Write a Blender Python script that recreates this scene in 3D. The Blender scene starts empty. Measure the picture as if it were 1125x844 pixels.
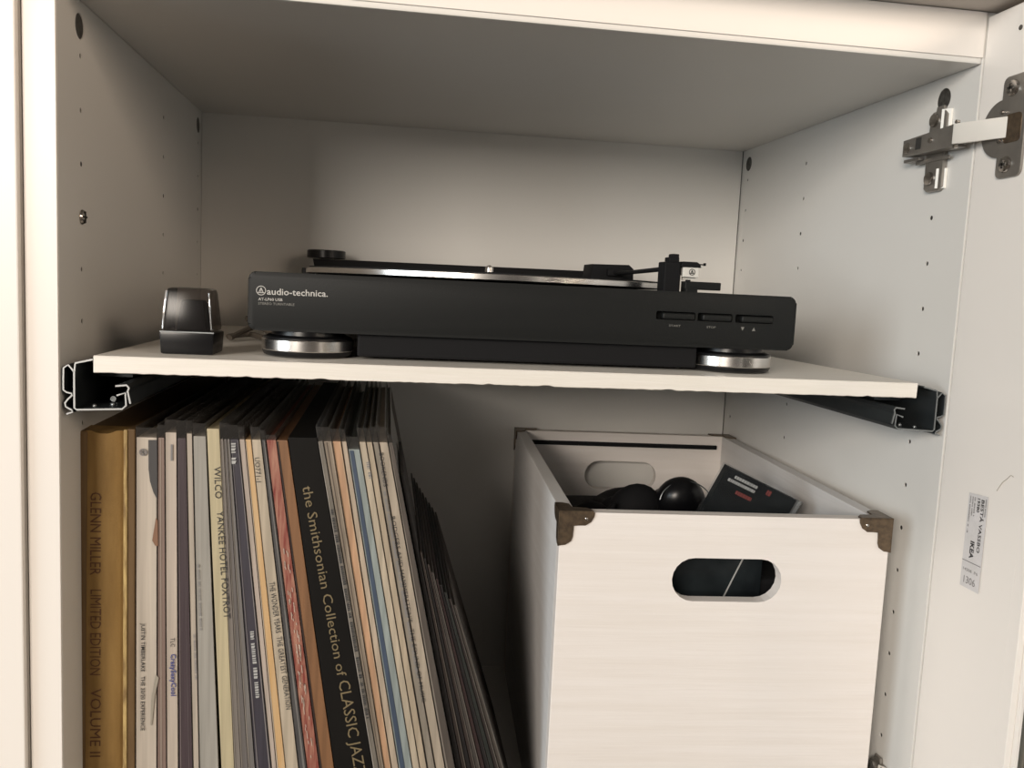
import bpy, bmesh, math, random
from mathutils import Vector, Matrix
random.seed(7)
S = bpy.context.scene
COL = S.collection
ZO = 0.63            # height of the compartment's ceiling plane origin above the cabinet-frame zero

# ------------------------------------------------------------------ camera
CAM = Vector((0.18809, -0.53926, -0.15950))
R_ = Vector((0.9891, -0.1396, 0.0468)).normalized()
F_ = Vector((0.1439, 0.9836, -0.1083)).normalized()
U_ = R_.cross(F_).normalized(); R_ = F_.cross(U_).normalized()
FPX = 958.97
cd = bpy.data.cameras.new('camera'); cam = bpy.data.objects.new('camera', cd); COL.objects.link(cam)
cd.sensor_width = 36; cd.sensor_fit = 'HORIZONTAL'; cd.lens = FPX * 36 / 1125; cd.clip_start = 0.01
m = Matrix((R_, U_, -F_)).transposed().to_4x4(); m.translation = CAM + Vector((0, 0, ZO)); cam.matrix_world = m
S.camera = cam
def ray(px, py): return F_ + R_ * ((px - 562.5) / FPX) - U_ * ((py - 422) / FPX)
def at_y(px, py, y): d = ray(px, py); return CAM + d * ((y - CAM.y) / d.y)     # photo point on a plane of the cabinet
def at_x(px, py, x): d = ray(px, py); return CAM + d * ((x - CAM.x) / d.x)

# ------------------------------------------------------------------ world, lights, exposure
w = bpy.data.worlds.new('world'); S.world = w; w.use_nodes = True
bg = w.node_tree.nodes['Background']; bg.inputs[0].default_value = (1.0, 0.89, 0.78, 1); bg.inputs[1].default_value = 0.06
def area(name, loc, target, size, sy, power, col):
    l = bpy.data.lights.new(name, 'AREA'); l.shape = 'RECTANGLE'; l.size = size; l.size_y = sy; l.energy = power; l.color = col
    o = bpy.data.objects.new(name, l); COL.objects.link(o)
    o.location = Vector(loc) + Vector((0, 0, ZO))
    o.rotation_euler = (Vector(target) - Vector(loc)).to_track_quat('-Z', 'Y').to_euler(); return o
area('window_light', (-2.10, -1.35, 0.12), (0.3, 0.1, -0.2), 1.2, 1.2, 25, (0.86, 0.95, 1.0))
area('room_window_light', (1.75, -1.65, 0.45), (0.15, 0.1, -0.2), 0.9, 0.7, 18, (1.0, 0.79, 0.61))
area('front_fill_light', (-1.25, -2.70, 0.46), (0.25, 0.05, -0.25), 1.0, 0.8, 60, (1.0, 0.90, 0.79))  # added warm fill to brighten the front faces; no window is known there
S.view_settings.view_transform = 'Standard'; S.view_settings.look = 'None'
S.view_settings.exposure = 0.31; S.view_settings.gamma = 1; S.view_settings.use_curve_mapping = False

# ------------------------------------------------------------------ materials
def mat(name, col, rough=0.5, metal=0.0, spec=0.5, var=None, scale=(60, 60, 60), bump=0.0, bscale=None, alpha=None, detail=3):
    M = bpy.data.materials.new(name); M.use_nodes = True; nt = M.node_tree; b = nt.nodes['Principled BSDF']
    c = (*col, 1)
    b.inputs['Base Color'].default_value = c; b.inputs['Roughness'].default_value = rough
    b.inputs['Metallic'].default_value = metal; b.inputs['Specular IOR Level'].default_value = spec
    tc = nt.nodes.new('ShaderNodeTexCoord')
    def noise(sc):
        mp = nt.nodes.new('ShaderNodeMapping'); mp.inputs['Scale'].default_value = sc
        nt.links.new(tc.outputs['Object'], mp.inputs[0])
        n = nt.nodes.new('ShaderNodeTexNoise'); n.inputs['Scale'].default_value = 1; n.inputs['Detail'].default_value = detail
        nt.links.new(mp.outputs[0], n.inputs['Vector']); return n
    if var:
        n = noise(scale); r = nt.nodes.new('ShaderNodeValToRGB')
        r.color_ramp.elements[0].position = 0.32; r.color_ramp.elements[1].position = 0.68
        r.color_ramp.elements[0].color = (*var, 1); r.color_ramp.elements[1].color = c
        nt.links.new(n.outputs['Fac'], r.inputs[0]); nt.links.new(r.outputs[0], b.inputs['Base Color'])
    if bump:
        n = noise(bscale or scale); bp = nt.nodes.new('ShaderNodeBump'); bp.inputs['Strength'].default_value = bump
        bp.inputs['Distance'].default_value = 0.0005
        nt.links.new(n.outputs['Fac'], bp.inputs['Height']); nt.links.new(bp.outputs[0], b.inputs['Normal'])
    if alpha is not None: b.inputs['Alpha'].default_value = alpha
    return M
def clear(name, tint, gloss=0.12, rough=0.15, haze=0.0, hazecol=(.6, .6, .6)):
    M = bpy.data.materials.new(name); M.use_nodes = True; nt = M.node_tree; nt.nodes.clear()
    o = nt.nodes.new('ShaderNodeOutputMaterial'); t = nt.nodes.new('ShaderNodeBsdfTransparent'); t.inputs[0].default_value = (*tint, 1)
    g = nt.nodes.new('ShaderNodeBsdfGlossy'); g.inputs['Roughness'].default_value = rough; g.inputs[0].default_value = (.9, .9, .9, 1)
    d = nt.nodes.new('ShaderNodeBsdfDiffuse'); d.inputs[0].default_value = (*hazecol, 1)
    m1 = nt.nodes.new('ShaderNodeMixShader'); m1.inputs[0].default_value = haze
    nt.links.new(t.outputs[0], m1.inputs[1]); nt.links.new(d.outputs[0], m1.inputs[2])
    lw = nt.nodes.new('ShaderNodeLayerWeight'); lw.inputs[0].default_value = gloss * 2
    m2 = nt.nodes.new('ShaderNodeMixShader'); nt.links.new(lw.outputs['Fresnel'], m2.inputs[0])
    nt.links.new(m1.outputs[0], m2.inputs[1]); nt.links.new(g.outputs[0], m2.inputs[2]); nt.links.new(m2.outputs[0], o.inputs[0])
    return M
WHITE = mat('white_foil', (.735, .72, .69), .38, var=(.72, .705, .672), scale=(8, 8, 8), bump=.05, bscale=(300, 300, 300))
WHITEF = mat('white_painted_front', (.84, .80, .755), .35, bump=.04, bscale=(120, 120, 120))
RAWEDGE = mat('white_raw_edge', (.86, .82, .76), .5, var=(.82, .78, .71), scale=(20, 300, 500), bump=.3, bscale=(60, 400, 900))
TOPW = mat('worktop_painted_shade', (.52, .47, .43), .5, var=(.47, .43, .39), scale=(5, 40, 40))  # white board browned: the shade under it is put into the colour
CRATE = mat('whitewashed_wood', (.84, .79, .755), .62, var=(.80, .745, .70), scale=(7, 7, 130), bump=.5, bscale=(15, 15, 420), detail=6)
CRATES = mat('whitewashed_wood_shaded', (.76, .745, .735), .62, var=(.71, .69, .675), scale=(7, 7, 130), bump=.5, bscale=(15, 15, 420), detail=6)  # greyer copy of the crate wood; the sides' cool shade is painted in
BRASS = mat('antique_brass', (.20, .145, .095), .38, metal=.75, var=(.12, .09, .065), scale=(300, 300, 300), bump=.3)
ZINC = mat('zinc', (.30, .32, .33), .38, metal=.9, var=(.2, .215, .22), scale=(40, 8, 80))
DSTEEL = mat('dark_steel', (.075, .085, .09), .42, metal=.7, var=(.05, .06, .065), scale=(60, 8, 60))
CUTEDGE = mat('bright_cut_edge', (.42, .43, .43), .4, metal=.6)
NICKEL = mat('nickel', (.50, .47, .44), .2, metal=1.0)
LINKM = mat('nickel_painted_glare', (.95, .92, .86), .3, metal=.35)  # near-white colour paints a window reflection onto the nickel
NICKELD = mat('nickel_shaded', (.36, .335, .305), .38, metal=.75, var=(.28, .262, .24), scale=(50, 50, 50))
HOLE = mat('hole_shade', (.03, .028, .025), .9)  # near-black colour stands in for shade inside holes, slots and the corner gap
CAMG = mat('cam_grey', (.13, .125, .115), .45, metal=.6, var=(.06, .055, .05), scale=(250, 250, 250))
TTB = mat('turntable_black', (.0088, .0096, .0096), .5, spec=.25, bump=.12, bscale=(900, 900, 900))
TTG = mat('turntable_gloss', (.006, .006, .007), .3, spec=.35)
TTM = mat('turntable_matte', (.006, .006, .007), .75, spec=.25)
CHROME = mat('brushed_aluminium', (.78, .755, .73), .24, metal=1.0, var=(.70, .68, .66), scale=(3, 3, 500))
PRINT = mat('silver_print', (.50, .49, .47), .5)
PRINTD = mat('faint_silver_print', (.22, .215, .20), .5)
CARTW = mat('cartridge_white', (.72, .70, .65), .45)
BLACKP = mat('black_plastic', (.005, .005, .006), .3, spec=.35)
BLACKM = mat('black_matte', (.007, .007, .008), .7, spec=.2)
PACK = mat('package_black', (.006, .007, .008), .4, spec=.25, var=(.016, .020, .022), scale=(30, 30, 40))
REDP = mat('red_print', (.22, .05, .045), .5)
WHP = mat('white_print', (.42, .42, .41), .5)
SMOKE = clear('smoked_acrylic', (.60, .58, .57), .13, .22, .06, (.10, .09, .09))
SLEEVE = clear('clear_sleeve', (.93, .92, .91), .05, .25, .035, (.42, .40, .38))
CLEARP = clear('clear_plastic', (.94, .95, .96), .05, .12, .012, (.7, .72, .73))
GLASS = clear('door_glass', (.93, .95, .94), .12, .02)
CABLE = mat('cable_taupe', (.12, .10, .08), .55)
LABEL = mat('label_paper', (.68, .66, .665), .6, var=(.62, .605, .60), scale=(90, 90, 90))
INK = mat('ink', (.025, .025, .028), .6)
INKG = mat('ink_grey', (.22, .21, .21), .6)
PENCIL = mat('pencil', (.42, .38, .33), .7)
WALLM = mat('room_wall', (.62, .58, .52), .8)
FLOORM = mat('dark_floorboards', (.085, .070, .058), .6, spec=.3, var=(.05, .042, .035), scale=(30, 4, 30))
GOLD = mat('gold_cloth', (.345, .215, .075), .6, spec=.3, var=(.25, .15, .05), scale=(120, 120, 18), bump=.5, bscale=(500, 500, 700))
GOLDE = mat('worn_gold_edge', (.62, .47, .20), .6, var=(.26, .17, .07), scale=(400, 400, 60))
BROWNC = mat('brown_cover', (.13, .080, .036), .6, spec=.3, var=(.165, .105, .05), scale=(200, 200, 25))
BOOKINK = mat('faded_red_print', (.11, .045, .018), .6)
BOXBLK = mat('box_black', (.0065, .0058, .0052), .6, spec=.15, var=(.009, .008, .007), scale=(40, 40, 10))
BOXPRINT = mat('dull_gold_print', (.20, .155, .085), .5)

# ------------------------------------------------------------------ geometry helpers
class MB:
    def __init__(s): s.b = bmesh.new()
    def box(s, lo, hi, bev=0, seg=2):
        v = [s.b.verts.new((x, y, z)) for x in (lo[0], hi[0]) for y in (lo[1], hi[1]) for z in (lo[2], hi[2])]
        fs = [s.b.faces.new([v[i] for i in q]) for q in ((0, 1, 3, 2), (4, 6, 7, 5), (0, 4, 5, 1), (2, 3, 7, 6), (0, 2, 6, 4), (1, 5, 7, 3))]
        if bev: s.bev(fs, bev, seg)
        return s
    def hexa(s, pts, bev=0):  # 4 front points then the 4 back ones
        v = [s.b.verts.new(p) for p in pts]
        fs = [s.b.faces.new([v[i] for i in q]) for q in ((0, 1, 2, 3), (7, 6, 5, 4), (0, 4, 5, 1), (1, 5, 6, 2), (2, 6, 7, 3), (3, 7, 4, 0))]
        if bev: s.bev(fs, bev, 2)
        return s
    def bev(s, fs, w_, seg):
        es = list({e for f in fs for e in f.edges})
        bmesh.ops.bevel(s.b, geom=es, offset=w_, segments=seg, profile=.6, affect='EDGES')
    def prism(s, pts, axis, a, b, bev=0):   # polygon in the plane across `axis`, run from a to b
        def P(p, t):
            if axis == 'x': return (t, p[0], p[1])
            if axis == 'y': return (p[0], t, p[1])
            return (p[0], p[1], t)
        A = [s.b.verts.new(P(p, a)) for p in pts]; B = [s.b.verts.new(P(p, b)) for p in pts]
        fs = [s.b.faces.new(A), s.b.faces.new(B[::-1])]
        n = len(pts)
        for i in range(n): s.b.faces.new((A[i], B[i], B[(i + 1) % n], A[(i + 1) % n]))
        if bev: bmesh.ops.bevel(s.b, geom=list(fs[0].edges) + list(fs[1].edges), offset=bev, segments=2, profile=.6, affect='EDGES')
        return s
    def strip(s, pts, t, axis, a, b):       # thin folded sheet: polyline thickened by t
        n = len(pts); L = []; Rr = []
        for i, p in enumerate(pts):
            p0 = Vector(pts[max(i - 1, 0)]); p1 = Vector(pts[min(i + 1, n - 1)]); d = (p1 - p0).normalized(); q = Vector((-d.y, d.x)) * t / 2
            L.append(Vector(p) + q); Rr.append(Vector(p) - q)
        for i in range(n - 1): s.prism([L[i], L[i + 1], Rr[i + 1], Rr[i]], axis, a, b)
        return s
    def lathe(s, prof, c, axis='z', n=40):  # prof: (radius, height)
        rings = []
        for r, h in prof:
            ring = []
            for k in range(n):
                a = 2 * math.pi * k / n; u, v_ = r * math.cos(a), r * math.sin(a)
                p = {'z': (u, v_, h), 'y': (u, h, v_), 'x': (h, u, v_)}[axis]
                ring.append(s.b.verts.new(Vector(c) + Vector(p)))
            rings.append(ring)
        for A, B in zip(rings, rings[1:]):
            for k in range(n): s.b.faces.new((A[k], A[(k + 1) % n], B[(k + 1) % n], B[k]))
        s.b.faces.new(rings[0]); s.b.faces.new(rings[-1][::-1]); return s
    def tube(s, pts, r, n=8, smooth=4):
        P = []
        pts = [Vector(p) for p in pts]
        for i in range(len(pts) - 1):
            p0, p1, p2, p3 = pts[max(i - 1, 0)], pts[i], pts[i + 1], pts[min(i + 2, len(pts) - 1)]
            for k in range(smooth):
                t = k / smooth
                P.append(.5 * ((2 * p1) + (p2 - p0) * t + (2 * p0 - 5 * p1 + 4 * p2 - p3) * t * t + (3 * p1 - p0 - 3 * p2 + p3) * t ** 3))
        P.append(pts[-1]); rings = []; up = Vector((0.1, 0.2, 1)).normalized()
        for i, p in enumerate(P):
            d = (P[min(i + 1, len(P) - 1)] - P[max(i - 1, 0)]).normalized()
            x = d.cross(up); x = x.normalized() if x.length > 1e-4 else Vector((1, 0, 0)); y = x.cross(d)
            rings.append([s.b.verts.new(p + r * (x * math.cos(2 * math.pi * k / n) + y * math.sin(2 * math.pi * k / n))) for k in range(n)])
        for A, B in zip(rings, rings[1:]):
            for k in range(n): s.b.faces.new((A[k], B[k], B[(k + 1) % n], A[(k + 1) % n]))
        s.b.faces.new(rings[0][::-1]); s.b.faces.new(rings[-1]); return s
    def ell(s, c, r, rot=None, n=24):
        M = Matrix.Translation(Vector(c)) @ ((rot or Matrix.Identity(3)).to_4x4()) @ Matrix.Diagonal((*r, 1))
        bmesh.ops.create_uvsphere(s.b, u_segments=n, v_segments=n // 2, radius=1, matrix=M); return s
    def poly(s, pts): s.b.faces.new([s.b.verts.new(p) for p in pts]); return s
    def xf(s, M): bmesh.ops.transform(s.b, matrix=M, verts=s.b.verts); return s
def new_obj(name, me, m_, parent=None, smooth=False):
    me.name = name
    off = Vector((0, 0, ZO)) if parent is None else Vector((0, 0, ZO)) - root_loc(parent)
    me.transform(Matrix.Translation(off))
    me.materials.clear(); me.materials.append(m_)
    if smooth:
        for p in me.polygons: p.use_smooth = True
        try: me.set_sharp_from_angle(angle=math.radians(38))
        except Exception: pass
    o = bpy.data.objects.new(name, me); COL.objects.link(o)
    if parent: o.parent = parent
    return o
def root_loc(o):
    v = Vector((0, 0, 0))
    while o: v += o.location; o = o.parent
    return v
def part(name, mb, m_, parent=None, smooth=False, label=None, bool_with=None):
    bmesh.ops.recalc_face_normals(mb.b, faces=mb.b.faces)
    me = bpy.data.meshes.new(name); mb.b.to_mesh(me); mb.b.free()
    if bool_with: me = cut(me, bool_with)
    o = new_obj(name, me, m_, parent, smooth)
    if label: o['label'] = label
    return o
def cut(me, cutter):
    bmesh.ops.recalc_face_normals(cutter.b, faces=cutter.b.faces)
    cm = bpy.data.meshes.new('c'); cutter.b.to_mesh(cm); cutter.b.free()
    a = bpy.data.objects.new('a', me); c = bpy.data.objects.new('c', cm); COL.objects.link(a); COL.objects.link(c)
    md = a.modifiers.new('b', 'BOOLEAN'); md.operation = 'DIFFERENCE'; md.solver = 'EXACT'; md.object = c
    bpy.context.view_layer.update()
    r = bpy.data.meshes.new_from_object(a.evaluated_get(bpy.context.evaluated_depsgraph_get()))
    bpy.data.objects.remove(a); bpy.data.objects.remove(c); return r
def thing(name, label, cat, loc, group=None):
    o = bpy.data.objects.new(name, None); COL.objects.link(o); o.empty_display_size = .02
    o.location = Vector(loc) + Vector((0, 0, ZO)); tag(o, label, cat, group); return o
def tag(o, label, cat, group=None):
    o['label'] = label; o['category'] = cat
    if group: o['group'] = group
    return o
def text(name, s_, A, B, up, h, m_, parent, label=None, bold=0.0):
    """flat lettering from A to B (baseline), letter height h along `up`"""
    cu = bpy.data.curves.new('t', 'FONT'); cu.body = s_; cu.size = 1; cu.resolution_u = 2; cu.offset = bold
    o = bpy.data.objects.new('t', cu); COL.objects.link(o); bpy.context.view_layer.update()
    me = bpy.data.meshes.new_from_object(o.evaluated_get(bpy.context.evaluated_depsgraph_get())); bpy.data.objects.remove(o)
    xs = [v.co.x for v in me.vertices]; x0, x1 = min(xs), max(xs)
    A = Vector(A); B = Vector(B); dx = (B - A); L = dx.length; dx.normalize(); up = Vector(up); up = (up - dx * up.dot(dx)).normalized()
    for v in me.vertices:
        v.co = A + dx * ((v.co.x - x0) / (x1 - x0) * L) + up * (v.co.y / .70 * h)
    o = new_obj(name, me, m_, parent)
    if label: o['label'] = label
    return o

# ------------------------------------------------------------------ setting
FZ = -0.578; W = 0.5656; D = 0.386
o = part('floor', MB().box((-2.6, -3.2, -.65), (2.8, 1.2, -.63)), FLOORM); o['kind'] = 'structure'
o = part('wall_back', MB().box((-2.6, .42, -.63), (2.8, .50, 1.7)), WALLM); o['kind'] = 'structure'

o = part('baseboard_back', MB().box((-2.6, .405, -.63), (2.8, .42, -.47), .003), FLOORM); o['kind'] = 'structure'
# ------------------------------------------------------------------ cabinet
cab = thing('cabinet', 'white open storage cabinet with drilled side panels, holding turntable, records and crate', 'cabinet', (W / 2, .19, -.63))
def peg_cutters(x):
    c = MB()
    for y in (.0383, .2371, .3704):
        for n in range(1, 18): c.lathe([(.0017, -.007), (.0017, .007)], (x, y, -.032 * n), 'x', 10)
    return c
def cam_cut(c, x, y): c.lathe([(.0076, -.006), (.0076, .006)], (x, y, -.0150), 'x', 28)
c = peg_cutters(0); cam_cut(c, 0, .0372); cam_cut(c, 0, .3704)
pl = part('side_panel', MB().box((-.0184, 0, -.596), (0, .392, .0325), .0006), WHITE, cab, bool_with=c)
c = peg_cutters(W); cam_cut(c, W, .0372); cam_cut(c, W, .3704)
pr_ = part('side_panel', MB().box((W, 0, -.596), (W + .0184, .392, .0325), .0006), WHITE, cab, bool_with=c)
for s_, x, p in ((1, 0, pl), (-1, W, pr_)):
    mb = MB()
    for y in (.0383, .2371, .3704):
        for n in range(1, 18): mb.lathe([(.00168, 0), (.00168, .0002)], (x - s_ * (.0007 if n % 7 != 3 else .0003), y, -.032 * n), 'x', 10)
    part('hole_shade_discs', mb, HOLE, p)['kind'] = 'stuff'  # dark discs set into the drilled holes paint the shade inside them
    for y in (.0372, .3704):
        mb = MB().lathe([(.0073, 0), (.0073, .0034), (.0070, .0037)], (x - s_ * (.0003 if s_ < 0 else .0040), y, -.0150), 'x', 24)
        cc = MB().box((x - .02, y - .0008, -.0150 - .005), (x + .02, y + .0008, -.0150 + .005)).box((x - .02, y - .004, -.0158), (x + .02, y + .004, -.0142))
        cc.xf(Matrix.Translation((0, 0, 0)))
        part('cam_lock', mb, CAMG, p, bool_with=None)
        part('cam_slot', MB().box((x - s_ * .0007 - .0003, y - .0010, -.0205), (x - s_ * .0007 + .0003, y + .0010, -.0095)), HOLE, p)
# chrome shelf screw in the left panel
part('screw', MB().lathe([(.0042, 0), (.0046, .0006), (.004, .0018), (.002, .0023)], (0, .0383, -.128), 'x', 24), NICKEL, pl, True)
part('screw_slot', MB().box((.0019, .0376, -.1315), (.0026, .0390, -.1245)).box((.0019, .0355, -.1286), (.0026, .0411, -.1274)), HOLE, pl)
part('back_panel', MB().box((.0003, D, -.596), (W - .0012, D + .004, .0325)), WHITE, cab)
part('gap_shade_strip', MB().box((W - .0012, D + .001, -.596), (W, D + .004, .0325)), HOLE, cab, label='dark seam in the back right corner')  # dark filler painting the shade of the open gap beside the back panel
part('top_panel', MB().box((.0001, .0004, .0), (W - .0001, D, .0325), .0012), WHITE, cab)
part('edge_band', MB().box((.0001, -.0008, .0036), (W - .0001, .0004, .0322), .0004), WHITEF, cab)
part('bottom_panel', MB().box((.0001, .0004, -.596), (W - .0001, D, FZ), .0006), WHITE, cab)
part('plinth', MB().box((-.0184, .02, -.63), (W + .0184, .38, -.596)), WHITE, cab)
part('front_edge', MB().box((-.0182, -.0008, -.595), (-.0004, .0004, .0322), .0004), WHITEF, cab)

# door standing open at a right angle
door = part('door', (lambda mb: mb.box((W + .0004, -.0790, -.600), (W + .0190, -.0012, .0290), .001).box((W + .0004, -.0870, -.600), (W + .0048, -.0780, .0290), .0006)
    .box((W + .0050, -.0898, -.600), (W + .0074, -.0780, .0290), .0004)
    .box((W + .0004, -.5990, -.600), (W + .0190, -.5100, .0290), .001)
    .box((W + .0004, -.5110, -.045), (W + .0190, -.0860, .0290), .001)
    .box((W + .0004, -.5110, -.600), (W + .0190, -.0860, -.520), .001))(MB()), WHITEF, cab, label='open white framed glass door')
part('glass_pane', MB().box((W + .0078, -.5150, -.525), (W + .0118, -.0795, -.04)), GLASS, door)
part('screw_hole', MB().lathe([(.0016, 0), (.0016, .0004)], (W + .0001, -.0328, .0139), 'x', 14), CAMG, door)
x = W - .0002
lab = part('sticker', MB().poly([(x, -.0315, -.2768), (x, -.0498, -.2755), (x, -.0498, -.3385), (x, -.0315, -.3385)]), LABEL, door, label='paper product sticker')
lab['label'] = 'white paper product sticker'
x = W - .0005
Dn = (0, -1, 0)
def dl(s_, y, z0, z1, h, m_=INK, bold=0.0): text('print', s_, (x, y, z0), (x, y, z1), Dn, h, m_, door, bold=bold)
dl('BEST\u00c5 VASSBO', -.0442, -.2785, -.3130, .0027, INK, .012)
dl('19380', -.0405, -.2785, -.2875, .0024, INK, .02)
dl('IKEA', -.0380, -.3070, -.3185, .0036, INK, .03)
STK = [(-.0480, -.2775, -.2890, .0009), (-.0375, -.2785, -.2910, .0012), (-.0355, -.2785, -.2910, .0010), (-.0332, -.2785, -.3030, .0010)]
part('rule_line', MB().box((x - .0001, -.0495, -.3212), (x, -.0318, -.3208)), INKG, door)
text('print', '14208  P6', (x, -.0335, -.3275), (x, -.0475, -.3275), (0, 0, 1), .0019, INKG, door)
text('print', '1306', (x, -.0350, -.3355), (x, -.0460, -.3355), (0, 0, 1), .0048, INKG, door)
part('pencil_mark', MB().tube([(W, -.0560, -.2700), (W, -.0600, -.2640), (W, -.0640, -.2605), (W, -.0665, -.2580), (W, -.0690, -.2583)], .00022, 5), PENCIL, door)

# hinge
def hinge(dz):
    zc = -.0457 + dz
    pts = []
    def rr(y0, z0, y1, z1, r, n=4):
        out = []
        for cx, cy, a0 in ((y1 - r, z1 - r, 0), (y0 + r, z1 - r, 90), (y0 + r, z0 + r, 180), (y1 - r, z0 + r, 270)):
            for k in range(n + 1):
                a = math.radians(a0 + 90 * k / n); out.append((cx + r * math.cos(a), cy + r * math.sin(a)))
        return out
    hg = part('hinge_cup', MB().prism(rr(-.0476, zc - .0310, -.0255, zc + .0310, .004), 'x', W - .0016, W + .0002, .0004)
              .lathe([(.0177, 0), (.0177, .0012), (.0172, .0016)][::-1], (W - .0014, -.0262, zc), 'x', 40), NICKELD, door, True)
    part('cup_recess', MB().prism(rr(-.0450, zc - .0100, -.0300, zc + .0075, .003), 'x', W - .0019, W - .0014), BRASS, door)
    for s_ in (-1, 1):
        part('screw', MB().lathe([(.0052, 0), (.0046, -.0016), (.0022, -.0022)], (W - .0015, -.0345, zc + s_ * .0231), 'x', 24), NICKEL, door, True)
        part('screw_recess', MB().box((W - .0042, -.0353, zc + s_ * .0231 - .0026), (W - .0036, -.0337, zc + s_ * .0231 + .0026)).box((W - .0042, -.0371, zc + s_ * .0231 - .0008), (W - .0036, -.0319, zc + s_ * .0231 + .0008)), CAMG, door)
        part('rivet', MB().lathe([(.0014, 0), (.0012, -.0014)], (W - .0018, -.0275, zc + s_ * .0088 + .001), 'x', 12), NICKEL, door, True)
    z = zc
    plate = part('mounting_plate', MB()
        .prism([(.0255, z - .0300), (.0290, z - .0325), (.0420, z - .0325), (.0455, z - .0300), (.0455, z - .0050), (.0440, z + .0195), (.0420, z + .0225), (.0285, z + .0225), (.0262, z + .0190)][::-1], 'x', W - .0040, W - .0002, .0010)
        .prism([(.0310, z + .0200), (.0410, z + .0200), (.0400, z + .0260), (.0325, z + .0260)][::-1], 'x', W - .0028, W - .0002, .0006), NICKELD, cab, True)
    for zz in (.0165, -.0235):
        part('plate_screw', MB().lathe([(.0048, 0), (.0044, -.0016), (.0020, -.0020)], (W - .0040, .0390, z + zz), 'x', 24), NICKEL, cab, True)
        part('bright_facet', MB().prism([(W - .0044, .0305), (W - .0050, .0305), (W - .0016, .0250), (W - .0002, .0250)], 'z', z + zz - .0075, z + zz + .0060), LINKM, cab)  # plate chamfer; its whiteness is a reflection painted in by the material
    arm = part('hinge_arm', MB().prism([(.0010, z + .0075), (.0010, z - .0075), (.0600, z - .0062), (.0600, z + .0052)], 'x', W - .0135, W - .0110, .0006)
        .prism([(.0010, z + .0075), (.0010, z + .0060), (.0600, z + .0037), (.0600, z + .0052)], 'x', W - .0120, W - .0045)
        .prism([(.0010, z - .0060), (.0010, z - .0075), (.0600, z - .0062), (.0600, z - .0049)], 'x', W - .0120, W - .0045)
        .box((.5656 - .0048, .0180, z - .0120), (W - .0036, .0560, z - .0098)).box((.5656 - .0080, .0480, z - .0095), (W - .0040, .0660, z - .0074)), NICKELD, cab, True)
    part('adjusting_screw', MB().lathe([(.0040, 0), (.0036, -.0012), (.0016, -.0014)], (W - .0132, .0545, z - .0010), 'x', 18), NICKEL, cab, True)
    part('adjusting_screw', MB().lathe([(.0020, 0), (.0017, -.0012)], (W - .0134, .0270, z + .0005), 'x', 14), NICKEL, cab, True)
    part('arm_slot', MB().prism([(.0380, z - .0035), (.0440, z - .0035), (.0440, z + .0045), (.0380, z + .0045)], 'x', W - .0138, W - .0134), HOLE, cab)
    lk = part('hinge_link', MB().prism([(W - .0158, .0000), (W - .0148, -.0045), (W - .0020, -.0325), (W - .0005, -.0330), (W - .0025, -.0280), (W - .0125, -.0030), (W - .0135, .0000)], 'z', z - .0064, z + .0066, .0005), LINKM, cab, True)
    for s_ in (-1, 1):
        part('link_pin', MB().lathe([(.0012, -.0012), (.0012, .0012)], (W - .0138, -.0010, z + s_ * .0080), 'x', 10), NICKEL, cab, True)
hinge(0); hinge(-.4760)

# drawer slides fixed to both sides
def slide(sgn):
    X = lambda v: v / 1000 if sgn > 0 else W - v / 1000
    T = lambda pts: [(X(a), b / 1000) for a, b in pts]
    root = cab
    wall = [(7.5, -219.5), (4.5, -215.8), (1.9, -217.6), (1.7, -224), (1.7, -230.6), (3.5, -232), (6.2, -232.6), (6.4, -233.8), (4.2, -236), (2.5, -238.4), (3.0, -240.6), (6.2, -242.4), (6.8, -243.6), (3.3, -244.9)]
    chan = [(18.0, -212.2), (8.4, -214.6), (7.7, -220.2), (7.7, -241.2), (9.0, -242.2), (34.4, -241.1), (36.6, -239.0), (36.2, -231.4), (31.3, -233.1)]
    hook = [(30.6, -227.5), (36.9, -226.8), (38.2, -228.4), (37.5, -230.5), (39.0, -237.8)]
    a = part('drawer_slide', MB().strip(T(wall), .0009, 'y', .0010, .350).strip(T(chan), .0010, 'y', .0010, .350).strip(T(hook), .0009, 'y', .0010, .345)
             .box((min(X(9.2), X(29.5)), .040, -.2265), (max(X(9.2), X(29.5)), .345, -.2200)), DSTEEL, root,
             label=('left' if sgn > 0 else 'right') + ' dark steel drawer slide')
    part('cut_edge', MB().strip(T(wall), .0009, 'y', .0002, .0011).strip(T(chan), .0010, 'y', .0002, .0011).strip(T(hook), .0010, 'y', .0002, .0011), CUTEDGE if sgn > 0 else ZINC, a)
    part('rivet', MB().lathe([(.0022, 0), (.0018, -.0012)], (X(21), .030, -.2392), 'y', 12).ell((X(26), .012, -.2402), (.0016, .0016, .0016)).ell((X(16), .010, -.2410), (.0014, .0014, .0014)), ZINC, a, True)
slide(1); slide(-1)

# ------------------------------------------------------------------ worktop above, neighbour cabinet
o = part('worktop', MB().box((-.64, -.044, .0327), (W + .03, .400, .060), .001), TOPW)
tag(o, 'wide top board projecting over the cabinet front at the top edge', 'worktop')
nb = thing('neighbouring_cabinet', 'closed white cabinet door front left of the open compartment', 'cabinet', (-.32, .19, -.63))
part('carcass', MB().box((-.62, .0, -.596), (-.0190, .392, .0325)), WHITE, nb)
part('door', MB().box((-.612, -.0060, -.592), (-.0196, -.0008, .0300), .0009), WHITEF, nb)
part('plinth', MB().box((-.62, .02, -.63), (-.0190, .38, -.596)), WHITE, nb)

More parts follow.
